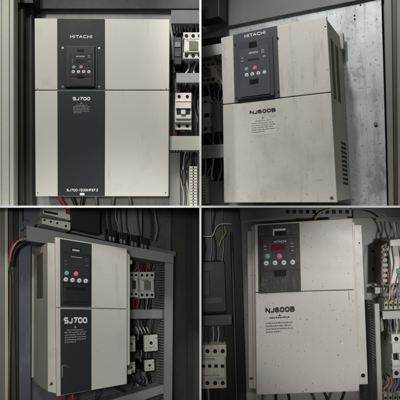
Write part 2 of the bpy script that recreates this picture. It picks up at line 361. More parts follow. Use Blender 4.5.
def breaker(bay, x0, y0, x1, y1, ya, yb, label, poles=2, body='white', band='redp', group='miniature circuit breakers', name='circuit_breaker'):
    t = thing(name, label, 'circuit breaker', bay, (x0 + x1) / 2, y1, yb, group)
    W, H = x1 - x0, y1 - y0; P = lambda a: x0 + W * a; Q = lambda a: y0 + H * a
    gb = G(bay); gb.bx(P(0), Q(0), P(1), Q(1), ya + .022, yb, .001)
    gb.bx(P(0), Q(.19), P(1), Q(.80), ya + .008, ya + .026, .001)
    gb.bx(P(.04), Q(.22), P(.98), Q(.42), ya, ya + .02, .001); gb.bx(P(.04), Q(.60), P(.98), Q(.70), ya, ya + .02, .001)
    gb.build('body', body, t)
    if band: G(bay).bx(P(.05), Q(.225), P(.97), Q(.255), ya - .0006, ya + .001).build('red_stripe', band, t)
    for i in range(poles):
        cx_ = P((i + .5) / poles)
        for yy in (.10, .90):
            G(bay).cyl(cx_, Q(yy), min(W / poles * .2, H * .05), ya + .0205, ya + .026, n=14).build('terminal_screw', 'hole', t)
    G(bay).bx(P(.1), Q(.43), P(.92), Q(.59), ya + .0055, ya + .010).build('toggle_well', 'black', t)
    G(bay).bx(P(.36), Q(.46), P(.64), Q(.58), ya - .008, ya + .012, .001).build('toggle', body, t)
    return t

def strip(bay, x0, y0, x1, y1, ya, yb, n, label, vert=False, m='aged', group='terminal strips', poly=None):
    """a row of small terminal clamps on one rail"""
    t = thing('terminal_strip', label, 'terminal strip', bay, x0, y1, yb, group)
    a, b = bay.q(x0, y0, ya), bay.q(x1, y1, ya)
    G(bay).box(a.x, b.x, ya + .01, yb, b.z, a.z, .0006).build('base', m, t)
    for k in range(n):
        if vert: z0 = a.z + (b.z - a.z) * (k + .12) / n; z1 = a.z + (b.z - a.z) * (k + .88) / n; c = (a.x + (b.x - a.x) * .08, b.x - (b.x - a.x) * .08, z1, z0)
        else: u0 = a.x + (b.x - a.x) * (k + .12) / n; u1 = a.x + (b.x - a.x) * (k + .88) / n; c = (u0, u1, b.z + (a.z - b.z) * .1, a.z - (a.z - b.z) * .1)
        p = G(bay).box(c[0], c[1], ya, ya + .012, c[2], c[3], .0006).build('clamp', m, t)
        if p:
            g2 = G(bay); cx_, cz = (c[0] + c[1]) / 2, (c[2] + c[3]) / 2; r = min(c[1] - c[0], c[3] - c[2]) * .3
            g2.box(cx_ - r, cx_ + r, ya - .0006, ya + .004, cz - r, cz + r).build('screw', 'hole', p)
    return t

# ------------------------------------------------------------------ inverters
def button(bay, px, py, r, ya, m, parent, icon=None, yh=.0025):
    b = G(bay).cyl(px, py, r, ya - yh, ya + .001, bev=.25, yr=ya).build('button', m, parent)
    if icon:
        gi = G(bay); q = r * .45
        if icon == 'up': gi.poly([(px - q, py + q * .7), (px + q, py + q * .7), (px, py - q)], ya - yh - .0003, ya - yh, 0, ya)
        elif icon == 'down': gi.poly([(px - q, py - q * .7), (px, py + q), (px + q, py - q * .7)], ya - yh - .0003, ya - yh, 0, ya)
        elif icon == 'bar': gi.poly([(px - q, py - q * .5), (px + q, py - q * .5), (px + q, py + q * .5), (px - q, py + q * .5)], ya - yh - .0003, ya - yh, 0, ya)
        gi.build('symbol', 'print_g', parent)
def screwhead(bay, px, py, r, ya, parent, m='screw'):
    s = G(bay).cyl(px, py, r, ya - .0016, ya + .001, bev=.3, n=18, yr=ya).build('screw', m, parent)
    q = r * .6; k = G(bay)
    k.poly([(px - q, py - .12 * r), (px + q, py - .12 * r), (px + q, py + .12 * r), (px - q, py + .12 * r)], ya - .0019, ya - .0015, 0, ya)
    k.poly([(px - .12 * r, py - q), (px + .12 * r, py - q), (px + .12 * r, py + q), (px - .12 * r, py + q)], ya - .0021, ya - .0014, 0, ya)
    k.build('cross_slot', 'hole', parent)

def inv_TL():
    b = TL; t = thing('inverter_drive', 'cream inverter drive with charcoal stripe facing straight out, upper left bay', 'inverter', b, 101, 196, .12)
    G(b).poly([(36, 20.2), (168.6, 21.2), (167.4, 195), (36.8, 195)], .006, .12, .002, 0.).build('body', 'cream_side', t)
    up = G(b).poly([(34.5, 18.2), (169.6, 19.3), (169, 89.6), (34.9, 89.6)], 0, .012, .0016, 0.).build('upper_cover', 'cream', t)
    lo = G(b).poly([(34.9, 90.6), (169, 90.6), (168.3, 196.3), (35.5, 196.3)], 0, .012, .0016, 0.).build('lower_cover', 'cream', t)
    G(b).poly([(57.2, 18.7), (104.9, 19.1), (105.1, 89.3), (57.4, 89.3)], -.0012, .002, .0005, 0.).build('stripe_panel', 'face_dark', up)
    G(b).poly([(57.4, 90.9), (105.1, 90.9), (104.8, 196), (57.7, 196)], -.0012, .002, .0005, 0.).build('stripe_panel', 'face_dark', lo)
    lettering(b, 'HITACHI', 70.2, 34.9, 92.2, 38.4, -.0016, 'print_w', up, .0)
    lettering(b, 'SJ700', 72.8, 97.0, 90.4, 100.6, -.0016, 'print_w', lo, .0)
    G(b).poly([(80.6, 104), (82.4, 104), (81.5, 102.4)], -.0016, -.001, 0, 0.).build('warning_triangle', 'print_d', lo)
    smallprint(b, 73.2, 104.9, 89.8, 114, [.72, 1, .95, 1, .98, .5], -.0016, 'print_d', lo, 3)
    lettering(b, 'SJ700-1320HFEF2', 66.8, 188.6, 98, 191.4, -.0016, 'print_w', lo, .0)
    G(b).poly([(80, 192.9), (84.6, 192.9), (84.6, 195.4), (80, 195.4)], -.0018, -.001, 0, 0.).build('sticker', 'print_w', lo)
    for x, y in ((37.5, 192.8), (165.5, 193), (165.5, 88.2), (38, 90)): pass
    for x, y in ((37.6, 192.6), (165.6, 192.8)): G(b).cyl(x, y, .8, -.0005, .001, n=12).build('screw', 'print_g', lo)
    for x, y in ((37.4, 88.4), (166.4, 88.6)): G(b).cyl(x, y, .6, -.0005, .001, n=12).build('screw', 'print_g', up)
    k = G(b).poly([(64.4, 46.2), (97.8, 46.2), (97.8, 88.2), (64.4, 88.2)], -.0030, 0, .0012, 0.)
    k = k.build('keypad', 'key_dark', t)
    G(b).poly([(66, 46.9), (95.4, 46.9), (95.4, 87.6), (66, 87.6)], -.0085, -.002, .002, 0.).build('bezel', 'key_dark', k)
    G(b).poly([(70.6, 54), (92.8, 54), (92.8, 77.8), (70.6, 77.8)], -.0098, -.008, .0006, 0.).build('key_field', 'face_dark', k)
    G(b).poly([(77.6, 50), (84.6, 50), (84.6, 52.6), (77.6, 52.6)], -.0092, -.008, 0, 0.).build('finger_slot', 'hole', k)
    G(b).poly([(77.6, 75), (84.6, 75), (84.6, 78.7), (77.6, 78.7)], -.0112, -.009, 0, 0.).build('finger_slot', 'hole', k)
    G(b).poly([(70.8, 79.3), (92.6, 79.3), (92.6, 86.6), (70.8, 86.6)], -.0098, -.008, .0008, 0.).build('socket_cover', 'key_dark', k)
    G(b).poly([(76.6, 60.8), (86, 60.8), (86, 63.6), (76.6, 63.6)], -.0103, -.009, 0, 0.).build('display', 'display', k)
    lettering(b, 'HITACHI', 77, 56.7, 85.3, 58.2, -.0104, 'print_w', k, .0)
    gm = G(b)
    for (x, y, w) in ((72.6, 60.5, 1.4), (72.6, 62.6, 1.4), (88.6, 56.2, 2.4), (88.6, 57.8, 2.4), (89.4, 62, 1.6)):
        gm.poly([(x, y), (x + w, y), (x + w, y + .5), (x, y + .5)], -.0102, -.0095, 0, 0.)
    gm.build('indicator_marks', 'print_d', k)
    button(b, 74, 67.2, 1.75, -.0098, 'green', k); button(b, 81.2, 67, 1.75, -.0098, 'pink', k)
    for x, ic in ((73.5, 'bar'), (78.6, 'up'), (83.8, 'down'), (89, 'bar')): button(b, x, 71.9, 1.65, -.0098, 'button', k, ic)
    for x, y in ((62.8, 48), (99.2, 48.2), (62.8, 86.8), (99.2, 86.9)): screwhead(b, x, y, 1.1, -.0012, up)

def keypad(b, t, quad, field, slots, disp, lab, gr, pk, wh, r, y0=-.006, mk='key_dark', mf='face_dark', dm='display', socket=None, marks=()):
    k = G(b).fq(*quad, y0, .001, .0015).build('keypad', mk, t)
    f = y0 - .0035
    G(b).fq(*field, f, y0 + .001, .001).build('key_field', mf, k)
    for s_ in slots: G(b).fq(*s_, f - .0006, f + .001).build('finger_slot', 'hole', k)
    G(b).fq(*disp, f - .0006, f + .001).build('display', dm, k)
    if lab: lettering(b, 'HITACHI', *lab, f - .0008, 'print_w', k, .0)
    if marks:
        gm = G(b)
        for (x, y, w) in marks: gm.fq(x, y, x + w, y + .5, f - .0005, f + .0005)
        gm.build('indicator_marks', 'print_d', k)
    if socket: G(b).fq(*socket, f, y0 + .001, .001).build('socket_cover', mk, k)
    button(b, *gr, r, f, 'green', k); button(b, *pk, r * 1.04, f, 'pink', k)
    for (x, y), ic in zip(wh, ('bar', 'up', 'down', 'bar')): button(b, x, y, r * .95, f, 'button', k, ic)
    return k

def inv_TR():
    b = TR; D = .262
    t = thing('inverter_drive', 'soiled cream inverter drive with slate keypad panel and louvred right side', 'inverter', b, 280, 202, D)
    c = b.face; P = [b.q(x, y, 0) for x, y in c]
    def ins(p, k): m = (P[0] + P[2]) / 2; return p + (m - p) * k
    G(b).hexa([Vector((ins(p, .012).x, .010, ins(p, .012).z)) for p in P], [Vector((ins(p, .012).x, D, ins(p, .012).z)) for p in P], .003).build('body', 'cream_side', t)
    def sp(x): return 104.5 - (x - 223) * 12.5 / 108
    up = G(b).poly([c[0], c[1], (330.9, sp(331) - .4), (222.8, sp(223) - .5)], 0, .014, .0018, 0.).build('upper_cover', 'cream_dirty', t)
    lo = G(b).poly([(222.8, sp(223) + .5), (330.9, sp(331) + .6), c[2], c[3]], 0, .014, .0018, 0.).build('lower_cover', 'cream_dirty', t)
    # right side louvres: s down the height, d back along the depth
    rt, rb = ins(P[1], .012), ins(P[2], .012)
    def sd(s, d): p = rt + (rb - rt) * s; return Vector((p.x, d * D, p.z))
    v1 = G(b); v2 = G(b); v3 = G(b)
    for (d0, d1, s0, s1, n, gg) in ((.22, .36, .09, .425, 34, v1), (.48, .66, .09, .425, 34, v3), (.50, .84, .655, .92, 10, v2)):
        for i in range(n):
            a = s0 + (s1 - s0) * i / n; z = a + (s1 - s0) / n * .55
            ring = [sd(a, d0), sd(a + .004, d1), sd(z + .004, d1), sd(z, d0)]
            gg.hexa([p + Vector((-.002, 0, 0)) for p in ring], [p + Vector((.0006, 0, 0)) for p in ring])
    v1.build('louvre_slots', 'hole', t); v3.build('louvre_slots', 'hole', t); v2.build('louvre_slots', 'hole', t)
    # seam on the side, mounting ear at the back
    rs = [sd(.412, .06), sd(.412, 1), sd(.417, 1), sd(.417, .06)]
    e = b.q(341, 31.5, D - .03); f_ = b.q(344.5, 50, D - .03)
    G(b).box(rt.x - .02, rt.x + .012, D - .045, D - .02, f_.z, rt.z + .012, .005).build('mounting_ear', 'cream_side', t)
    keypadq = (233.2, 35, 280, 97.6)
    pn = G(b).fq(*keypadq, -.003, .002, .001).build('keypad_panel', 'face_grey', up)
    lettering(b, 'HITACHI', 244.8, 34.9, 265.8, 34.0, -.0036, 'print_w', up, .0)
    k = keypad(b, t, (237, 44, 275.5, 95.5), (241, 51.4, 272, 94.3), [(250.6, 43.8, 258.3, 47.9), (251.4, 80.6, 260.2, 84.2)], (249.6, 60.3, 260.6, 60.6),
               (250.6, 53.5, 259.4, 54), (246.5, 69.2), (254.8, 67.9), [(246.7, 75), (252.4, 74.1), (258.4, 73.2), (264.5, 72.3)], 2.0, -.013,
               'key_grey', 'face_grey', marks=((243, 59, 2), (243, 62, 2), (263, 51, 3), (263, 53, 3), (264, 57, 3)))
    for x, y in ((235.3, 45), (236.5, 98), (277.6, 38), (278.4, 92)): G(b).cyl(x, y, .9, -.0045, -.002, n=12, yr=-.004).build('screw', 'hole', up)
    lettering(b, 'NJ600B', 249.6, 110.2, 275.8, 112.2, -.0006, 'print_b', lo, .0)
    G(b).poly([(261.8, 118.8), (263.8, 118.5), (262.7, 116.6)], -.0006, .0005, 0, 0.).build('warning_triangle', 'print_g', lo)
    G(b).fq(251, 120, 276.4, 133.2, -.0004, .0005).build('caution_label', 'cream', lo)
    smallprint(b, 251.6, 121, 275.6, 132, [.7, .95, 1, .9, 1, .55], -.0008, 'print_g', lo, 5)
    screwhead(b, 331.8, 198.2, 1.9, -.0003, lo); G(b).cyl(325.2, 26.6, .7, -.0005, .001, n=12).build('screw', 'hole', up)

def inv_BL():
    b = BL; D = .262
    t = thing('inverter_drive', 'cream inverter drive with charcoal stripe and perforated left side, lower left bay', 'inverter', b, 90, 390, D)
    c = b.face
    bp = [(47.6, 242.6), (130, 254.5), (130, 365), (126, 366), (126, 379), (126, 382), (60, 395), (48, 391.5)]
    P = [b.q(x, y, .018) for x, y in bp]
    lt, lb = P[0], P[7]
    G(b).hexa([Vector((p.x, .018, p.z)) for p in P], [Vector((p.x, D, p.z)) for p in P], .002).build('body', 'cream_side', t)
    G(b).poly([(47.6, 242.6), (57, 243.8), (58, 394), (48, 391.4)], .0165, .019, .0008, .0165).build('front_edge', 'cream_used', t)
    G(b).poly([(126, 252), (129.8, 254.8), (129.8, 364.5), (126, 365.5)], .0165, .019, .0008, .0165).build('front_edge', 'cream', t)
    up = G(b).poly([c[0], c[1], (127, 308.6), (56, 307.2)], 0, .017, .002, 0.).build('upper_cover', 'cream_used', t)
    lo = G(b).poly([(56, 308.2), (127, 309.6), c[2], c[3]], 0, .017, .002, 0.).build('lower_cover', 'cream_used', t)
    G(b).poly([(60, 238.9), (91.6, 243.9), (91.4, 307.4), (60.3, 306.9)], -.001, .002, .0004, 0.).build('stripe_panel', 'face_dark', up)
    G(b).poly([(60.3, 308.9), (91.4, 309.4), (91.4, 390), (60.6, 395.2)], -.001, .002, .0004, 0.).build('stripe_panel', 'face_dark', lo)
    keypad(b, t, (61.2, 251, 90.2, 304.5), (63, 254, 89, 284), [(65.6, 286.6, 85.4, 290.8)], (70, 262.5, 81.4, 266), (70.6, 256.6, 81, 258.6),
           (66.7, 273), (76, 273.7), [(65.8, 279.4), (72.5, 280.1), (79.2, 280.6), (85.7, 280.9)], 2.3, -.006, 'key_dark', 'face_dark',
           socket=(64, 285, 88, 302), marks=((63.8, 261, 2.4), (63.8, 264.4, 2.4), (84.5, 258.6, 3), (84.5, 261, 3), (85, 265.5, 2.6)))
    G(b).fq(71, 247.6, 80.4, 251.6, -.0016, .001).build('finger_slot', 'hole', up)
    G(b).fq(72.2, 249, 79.4, 251.8, -.0022, .001).build('finger_tab', 'print_d', up)
    lettering(b, 'SJ700', 63.7, 317.3, 87.2, 323.2, -.0014, 'print_w', lo, .0)
    G(b).poly([(74, 327.8), (76.4, 327.9), (75.2, 325.6)], -.0014, -.001, 0, 0.).build('warning_triangle', 'print_d', lo)
    smallprint(b, 64.4, 329.6, 86.4, 342.6, [.8, 1, .95, 1, .97, .5], -.0014, 'print_d', lo, 8)
    G(b).poly([(61.5, 366), (62, 364.8), (66, 365.2), (70, 368.4), (66, 366), (62.8, 366), (62.8, 376), (61.8, 378)], -.0013, -.0009, 0, 0.).build('scratch', 'print_g', lo)
    screwhead(b, 51.2, 383.8, 1.9, .0163, t)
    def sd(s, d): p = lt + (lb - lt) * s; return Vector((p.x, .018 + d * (D - .018), p.z))
    v = G(b)
    for j in range(7):
        for i in range(30):
            s0 = .05 + .33 * (i + .5 * (j % 2)) / 30; d0 = .30 + .42 * j / 7
            ring = [sd(s0, d0), sd(s0 + .003, d0 + .045), sd(s0 + .0095, d0 + .045), sd(s0 + .0065, d0)]
            v.hexa([p + Vector((.002, 0, 0)) for p in ring], [p - Vector((.0006, 0, 0)) for p in ring])
    v.build('perforation', 'hole', t)
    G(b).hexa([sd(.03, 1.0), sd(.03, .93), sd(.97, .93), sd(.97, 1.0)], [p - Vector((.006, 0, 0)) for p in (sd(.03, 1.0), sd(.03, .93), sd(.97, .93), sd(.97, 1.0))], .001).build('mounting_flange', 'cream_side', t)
    for (xx, yy) in ((129.2, 262), (128.4, 372)):
        G(b).bx(xx - 1, yy - 2, xx + 3, yy + 2, .03, .05, .001).build('mounting_ear', 'cream_side', t)

def inv_BR():
    b = BR
    t = thing('inverter_drive', 'speckled grey-white inverter drive with dusty keypad and red display', 'inverter', b, 305, 393, .12)
    G(b).poly([(252.6, 226), (356.5, 222), (361.5, 389), (254.4, 391)], .02, .12, .002, 0.).build('body', 'chipped', t)
    G(b).poly([(351, 224.6), (361.6, 224.9), (368, 384.2), (357, 384.6)], .035, .055, .0015, .035).build('mounting_flange', 'chipped', t)
    G(b).poly([(247.4, 231), (252.2, 231), (253.6, 377.5), (248.8, 377.5)], .035, .055, .0015, .035).build('mounting_flange', 'chipped', t)
    G(b).poly([(248.8, 380.5), (253.6, 380.5), (253.8, 388.5), (249, 388.5)], .035, .055, .0015, .035).build('mounting_foot', 'chipped', t)
    G(b).cyl(363.2, 375.6, 2.0, .0335, .036, n=20).build('mounting_hole', 'hole', t)
    G(b).cyl(359.4, 243, .7, .0335, .036, n=12).build('rivet', 'hole', t)
    c = b.face
    up = G(b).poly([c[0], c[1], (355.4, 289.6), (255.4, 292.4)], 0, .03, .003, 0.).build('upper_cover', 'chipped', t)
    lo = G(b).poly([(255.4, 293), (355.4, 290.2), c[2], c[3]], 0, .03, .003, 0.).build('lower_cover', 'chipped', t)
    G(b).fq(257.6, 225.6, 301, 291.4, -.0015, .002, .0006).build('keypad_panel', 'face_dust', up)
    keypad(b, t, (260, 236.5, 299, 290.5), (262, 239.5, 297.5, 268.8), [(274.6, 269.6, 285.4, 275.6)], (270.4, 244.7, 285, 249.2), (273.5, 240.4, 285.5, 242),
           (267.5, 256.2), (279.4, 256.2), [(266.2, 263.2), (275, 262.9), (283.8, 262.6), (292.6, 262.2)], 2.5, -.006, 'face_dust', 'face_dust', 'lcd_red',
           marks=((263.5, 246, 2.5), (263.5, 249, 2.5), (290, 243, 3), (290, 246, 3), (290.5, 250, 2.6)))
    G(b).fq(272.6, 229.2, 285.4, 236, -.0022, .001).build('finger_slot', 'hole', up)
    gl = G(b); gl.fq(272.6, 229.2, 285.4, 230.3, -.0034, -.002); gl.fq(272.6, 230.3, 274.2, 235.8, -.0034, -.002); gl.build('slot_rim', 'print_w', up)
    lettering(b, 'NJ600B', 265.3, 306.8, 294.8, 312.6, -.0006, 'print_b', lo, .02)
    G(b).poly([(278.4, 316), (281, 316), (279.7, 313.8)], -.0006, .0005, 0, 0.).build('warning_triangle', 'print_b', lo)
    smallprint(b, 269.5, 317, 289.5, 319.2, [1.], -.0007, 'print_b', lo, 4)
    smallprint(b, 265.6, 322.6, 293, 333, [1, .95, 1, .55], -.0006, 'print_g', lo, 9, title=False)
    G(b).poly([(348.6, 291.5), (349, 291.5), (349.3, 300), (348.9, 300)], -.0006, .0005, 0, 0.).build('hairline_mark', 'print_g', lo)

inv_TL(); inv_TR(); inv_BL(); inv_BR()

# ------------------------------------------------------------------ upper left bay
def bay_TL():
    b = TL; D = .12
    tag(G(b).bx(-30, -40, 205, 215, D + .001, D + .012).build('mounting_plate', 'plate'), 'grey painted back plate behind the straight-facing drive, upper left', 'back plate')
    t = thing('cabinet_post', 'pale beige folded steel post along the left edge of the upper left bay', 'cabinet post', b, 6, 206, .1)
    G(b).bx(-14, -20, 9.0, 210, -.03, .0, .002).build('outer_fold', 'frame', t)
    G(b).bx(9.4, -20, 13.6, 210, -.042, -.005, .003).build('lip', 'frame', t)
    G(b).bx(1.2, -20, 2.0, 210, -.0315, -.02, .0005).build('bead', 'frame', t)
    G(b).bx(-14, -20, .9, 210, -.036, -.025, .001).build('hinge_strip', 'cream', t)
    t = thing('inner_wall', 'dark olive inner side of the cabinet between the beige post and the straight-facing drive', 'wall', b, 20, 206, .12)
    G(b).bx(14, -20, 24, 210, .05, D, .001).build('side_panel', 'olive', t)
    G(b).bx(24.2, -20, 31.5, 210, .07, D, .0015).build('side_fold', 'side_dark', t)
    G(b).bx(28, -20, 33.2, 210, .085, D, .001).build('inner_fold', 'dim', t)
    t = thing('top_rail', 'dark grey steel rail with a paler lower lip atop the upper left bay', 'rail', b, 100, 18, .12)
    G(b).bx(28, -30, 205, 8.8, .10, D, .002).build('rail_body', 'dim', t)
    G(b).bx(30, 9.2, 175, 12.6, .114, D, .001).build('rail_lip', 'mid', t)
    G(b).bx(13, -30, 33, 3, .03, D, .001).build('corner_gusset', 'black', t)
    duct(b, 171, 10, 206, 23.6, .02, D, 'duct_dark', 'dark grey cable duct above the three-pole contactor, topmost of the upper left bay')
    duct(b, 176.2, 73, 206, 82.6, .03, D, 'duct', 'short grey cable duct between the contactor and the two-pole breaker')
    duct(b, 169.4, 136, 206, 150.2, .02, D, 'duct_light', 'pale grey cable duct just below the two-pole breaker')
    contactor(b, 183.2, 32.4, 203, 58.6, .03, D, 'white three-pole contactor with an olive window in the upper left bay')
    t = thing('overload_relay', 'narrow black relay with wires between the contactor and the straight-facing drive', 'relay', b, 177.5, 64, D)
    G(b).bx(173.6, 37.5, 181.6, 64.4, .04, D, .002).build('body', 'black', t)
    G(b).bx(174.6, 42, 180.6, 47, .037, .05, .001).build('clamp', 'greydev', t); G(b).bx(174.6, 52, 180.6, 56.5, .037, .05, .001).build('clamp', 'dim', t)
    G(b).bx(182, 36, 183.6, 60, .045, D, .001).build('end_plate', 'dim', t)
    breaker(b, 175, 92.8, 191.4, 129.6, .03, D, 'white two-pole circuit breaker with a red stripe beside the straight-facing drive')
    t = strip(b, 189, 166, 197.6, 206, .06, D, 14, 'pale vertical terminal strip below the pale duct, upper left bay', True, 'white')
    G(b)
    tag(G(b).bx(169.5, 152.5, 180, 210, .09, D, .001).build('cover_plate', 'duct_light'), 'plain pale grey cover plate under the pale duct right of the straight-facing drive', 'cover plate')
    wires(b, [183.5, 187, 190.5, 194, 197.4, 199.6], 22, 34, ['w_black', 'w_black', 'w_grey'], 'short dark wire between the topmost duct and the contactor', .075, .9, 'wires above the contactor', .8)
    wires(b, [184.5, 188.5, 193, 197, 199.5], 57, 75, ['w_black', 'w_white', 'w_black', 'w_white', 'w_black'], 'wire curving from the contactor down to the short grey duct', .075, .9, 'wires below the contactor', 2.4, 5, -3)
    wires(b, [171.6, 173.6], 60, 92, ['w_black'], 'black wire dropping beside the narrow black relay', .09, 1., 'wires beside the relay', 1.4, 9)
    wire(b, [(175, 38), (177, 33), (174, 29), (178, 23)], .8, 'w_grey', 'grey wire looping above the narrow black relay', .09)
    wires(b, [179, 186.5], 82, 94, ['w_black'], 'black wire entering the top of the two-pole breaker', .07, 1.5, 'wires above the two-pole breaker', 1.5, 2, -1)
    wires(b, [176, 179.4, 186.5, 188], 128, 137, ['red', 'w_black', 'w_black', 'w_black'], 'short wire between the two-pole breaker and the pale duct', .07, 1.2, 'wires below the two-pole breaker', .7, 4)
    wires(b, [194.5, 196.5, 198.3, 199.4], 84, 138, ['w_black', 'w_grey', 'w_black', 'w_white'], 'thin wire running down right of the two-pole breaker', .085, .7, 'wires right of the two-pole breaker', 1.8, 12)
    wires(b, [183, 186, 189, 192, 195, 198], 150, 170, ['w_black', 'w_white', 'w_black', 'w_grey', 'w_black', 'w_white'], 'thin wire dropping from the pale duct to the terminal strip', .08, .7, 'wires over the terminal strip', 2.2, 13, -2)
    wires(b, [182, 184.5, 187], 165, 206, ['w_white', 'w_grey', 'w_white'], 'pale wire hanging left of the vertical terminal strip', .09, .7, 'wires left of the terminal strip', 1.6, 14, 1)
    wires(b, [198.7, 199.6], 165, 206, ['w_white', 'w_grey'], 'pale wire hanging right of the vertical terminal strip', .09, .6, 'wires right of the terminal strip', .5, 14)
    wire(b, [(58.5, 193), (60.5, 199), (64, 205), (68, 212)], 2.3, 'red', 'thick red cable leaving the bottom of the straight-facing drive', .06, 'power cables under the straight-facing drive', 'power_cable')
    for xs in ([(71.5, 193), (73, 199), (75, 204), (76, 212)], [(83.5, 193), (82.4, 199), (81.6, 205), (82, 212)]):
        wire(b, xs, 1.8, 'w_black', 'thick black cable leaving the bottom of the straight-facing drive', .06, 'power cables under the straight-facing drive', 'power_cable')
    for xs in ([(95.5, 193), (96, 199), (97, 212)], [(114, 193), (113, 200), (112, 212)], [(128, 193), (130, 200), (131, 212)]):
        wire(b, xs, 1.6, 'w_grey', 'grey cable leaving the bottom of the straight-facing drive right of the black ones', .07, 'grey power cables', 'power_cable')
    for k, (xs, y0, y1, sw, lb) in enumerate((([183, 186, 190, 192, 195, 198.6], 57, 75, 3., 'dark thin wire tangled below the contactor'), ([181, 184, 188, 191, 195], 82, 96, 2.5, 'dark thin wire tangled above the two-pole breaker'),
            ([192.6, 194, 195.6, 197, 198.6], 92, 138, 1.8, 'dark thin wire tangled right of the two-pole breaker'), ([181, 184, 188, 191.5, 195, 198.4, 199.5], 149, 186, 3., 'dark thin wire tangled under the pale duct'))):
        wires(b, xs, y0, y1, ['w_black', 'w_black', 'w_grey', 'w_black'], lb, .095, .55, lb.replace('wire', 'wires'), sw, 60 + k, 1.5)
bay_TL()

# ------------------------------------------------------------------ upper right bay
def bay_TR():
    b = TR; D = .27
    # galvanised plate with a slight fold
    t = thing('mounting_plate', 'blue-grey galvanised steel back plate with dark specks behind the soiled drive', 'back plate', b, 300, 200, D)
    G(b).poly([(196, -25), (363.3, -25), (369.3, 225), (196, 225)], D, D + .006, 0).build('sheet', 'galv', t)
    G(b).poly([(363.4, -25), (380.6, -25), (387.6, 225), (369.4, 225)], D - .0005, D + .004, 0, D - .0005).build('folded_edge', 'galv', t)
    s_ = G(b).cyl(375.5, 123.8, 1.9, D - .009, D - .002, bev=.3, n=18).build('screw', 'screw', t)
    for x, y in ((360.5, 5), (354.5, 15.5), (354.7, 19)): G(b).cyl(x, y, .9, D - .0012, D + .001, n=12).build('drill_hole', 'hole', t)
    tag(G(b).poly([(382, -25), (388, -25), (394, 225), (388, 225)], D + .02, D + .03, 0, D).build('gap_shade', 'black'), 'black sheet standing in for the shaded gap between the galvanised plate and the taupe post', 'panel')  # black sheet put in for the shade inside the gap
    t = thing('cabinet_post', 'taupe folded steel post along the right edge of the upper right bay', 'cabinet post', b, 395, 206, .1)
    G(b).poly([(385, -25), (392.6, -25), (400.5, 225), (393, 225)], .20, .26, .002, .20).build('inner_fold', 'olive', t)
    G(b).poly([(383.4, -25), (391.4, -25), (394, 225), (389, 225)], .185, .21, .002, .185).build('lip', 'taupe', t)
    G(b).poly([(391.8, -25), (396.6, -25), (397.8, 225), (394.4, 225)], .19, .21, .0015, .19).build('channel', 'olive', t)
    G(b).poly([(396.4, -25), (420, -25), (420, 225), (398, 225)], .17, .20, .002, .17).build('outer_fold', 'taupe', t)
    t = thing('top_rail', 'smoky grey steel rail sloping across the top of the upper right bay', 'rail', b, 300, 8, .27)
    G(b).poly([(196, 36), (221, 27.5), (300, 11.5), (356, .5), (384, -5.5), (384, -50), (196, -50)], .252, .266, .001, .252).build('rail_body', 'mid', t)
    G(b).poly([(196, 22), (219, 16.5), (219, -40), (196, -40)], .13, .2, .002, .13).build('dark_housing', 'black', t)
    # left hand column of devices
    tag(G(b).poly([(196, 40), (223, 36), (223, 225), (196, 225)], .262, .268, 0, .262).build('device_plate', 'dim'), 'dark device plate left of the soiled drive', 'plate')
    duct(b, 0, 0, 0, 0, .12, .25, 'duct_light', 'pale grey cable duct at the top left of the upper right bay', True, [(194, 48), (222, 43), (222, 54), (194, 58.5)])
    duct(b, 0, 0, 0, 0, .12, .25, 'duct_light', 'pale grey cable duct left of the soiled drive, below its side breaker', True, [(194, 145.3), (223.4, 144.2), (223.4, 157.4), (194, 158.6)])
    contactor(b, 196, 62.6, 215.4, 82, .15, .26, 'aged ivory contactor with wires, upper left corner of the upper right bay', 'aged', 'rust', 4)
    breaker(b, 190, 98.6, 210.5, 132.6, .14, .26, 'white circuit breaker with one visible pole left of the soiled drive', 2, 'white', None)
    tag(G(b).bx(211, 102, 221, 131.5, .16, .26, .002).build('relay_case', 'greydev'), 'plain grey relay case between the white breaker and the soiled drive', 'relay')
    wires(b, [202, 204.5, 207, 209.5, 212, 214.5, 217, 219.5], 54, 65, ['w_black', 'w_black', 'w_grey', 'w_black', 'w_white'], 'thin wire between the duct and the ivory contactor', .18, .6, 'wires above the ivory contactor', 1., 6)
    wires(b, [202, 204, 206, 208.5, 211, 213.5, 216, 218.5, 220], 80, 101, ['w_black', 'w_grey', 'w_black', 'w_white', 'w_black', 'w_black', 'w_grey'], 'thin wire between the ivory contactor and the white breaker', .19, .7, 'wires above the white breaker', 2.2, 7)
    wires(b, [202, 204, 206.5, 209, 211.5, 214, 217, 220], 131, 146, ['w_black', 'w_grey', 'w_black', 'w_grey', 'w_black', 'w_white'], 'thin wire between the white breaker and the lower duct', .18, .8, 'wires below the white breaker', 1.6, 8)
    wires(b, [202, 205, 208, 211, 214, 217, 220], 157, 180, ['w_grey', 'w_white', 'w_black', 'w_grey', 'w_white', 'w_black'], 'pale wire dropping from the lower duct left of the soiled drive', .18, .9, 'wires under the lower duct', 2.2, 10, -2)
    tag(G(b).bx(196, 182, 222.5, 212, .2, .26, .002).build('junction_cover', 'mid'), 'mid grey junction cover under the pale wires, left of the soiled drive', 'cover')
    strip(b, 196, 176, 206, 204, .17, .25, 10, 'white terminal strip against the central divider, upper right bay', True, 'white')
    for k, (xs, y0, y1, sw, lb) in enumerate((([201, 204, 208, 211, 215, 218], 54, 72, 2.5, 'dark thin wire tangled over the ivory contactor'), ([202, 205, 208, 212, 216, 219, 221], 80, 103, 3.5, 'dark thin wire tangled over the white breaker'),
            ([203, 207, 210, 213, 217, 221], 130, 148, 3., 'dark thin wire tangled under the white breaker'), ([203, 206, 209, 213, 216, 219], 156, 196, 3.5, 'thin wire tangled under the lower pale duct'))):
        wires(b, xs, y0, y1, ['w_grey', 'w_black', 'w_white', 'w_black'], lb, .205, .5, lb.replace('wire', 'wires'), sw, 70 + k, -1.5)
bay_TR()

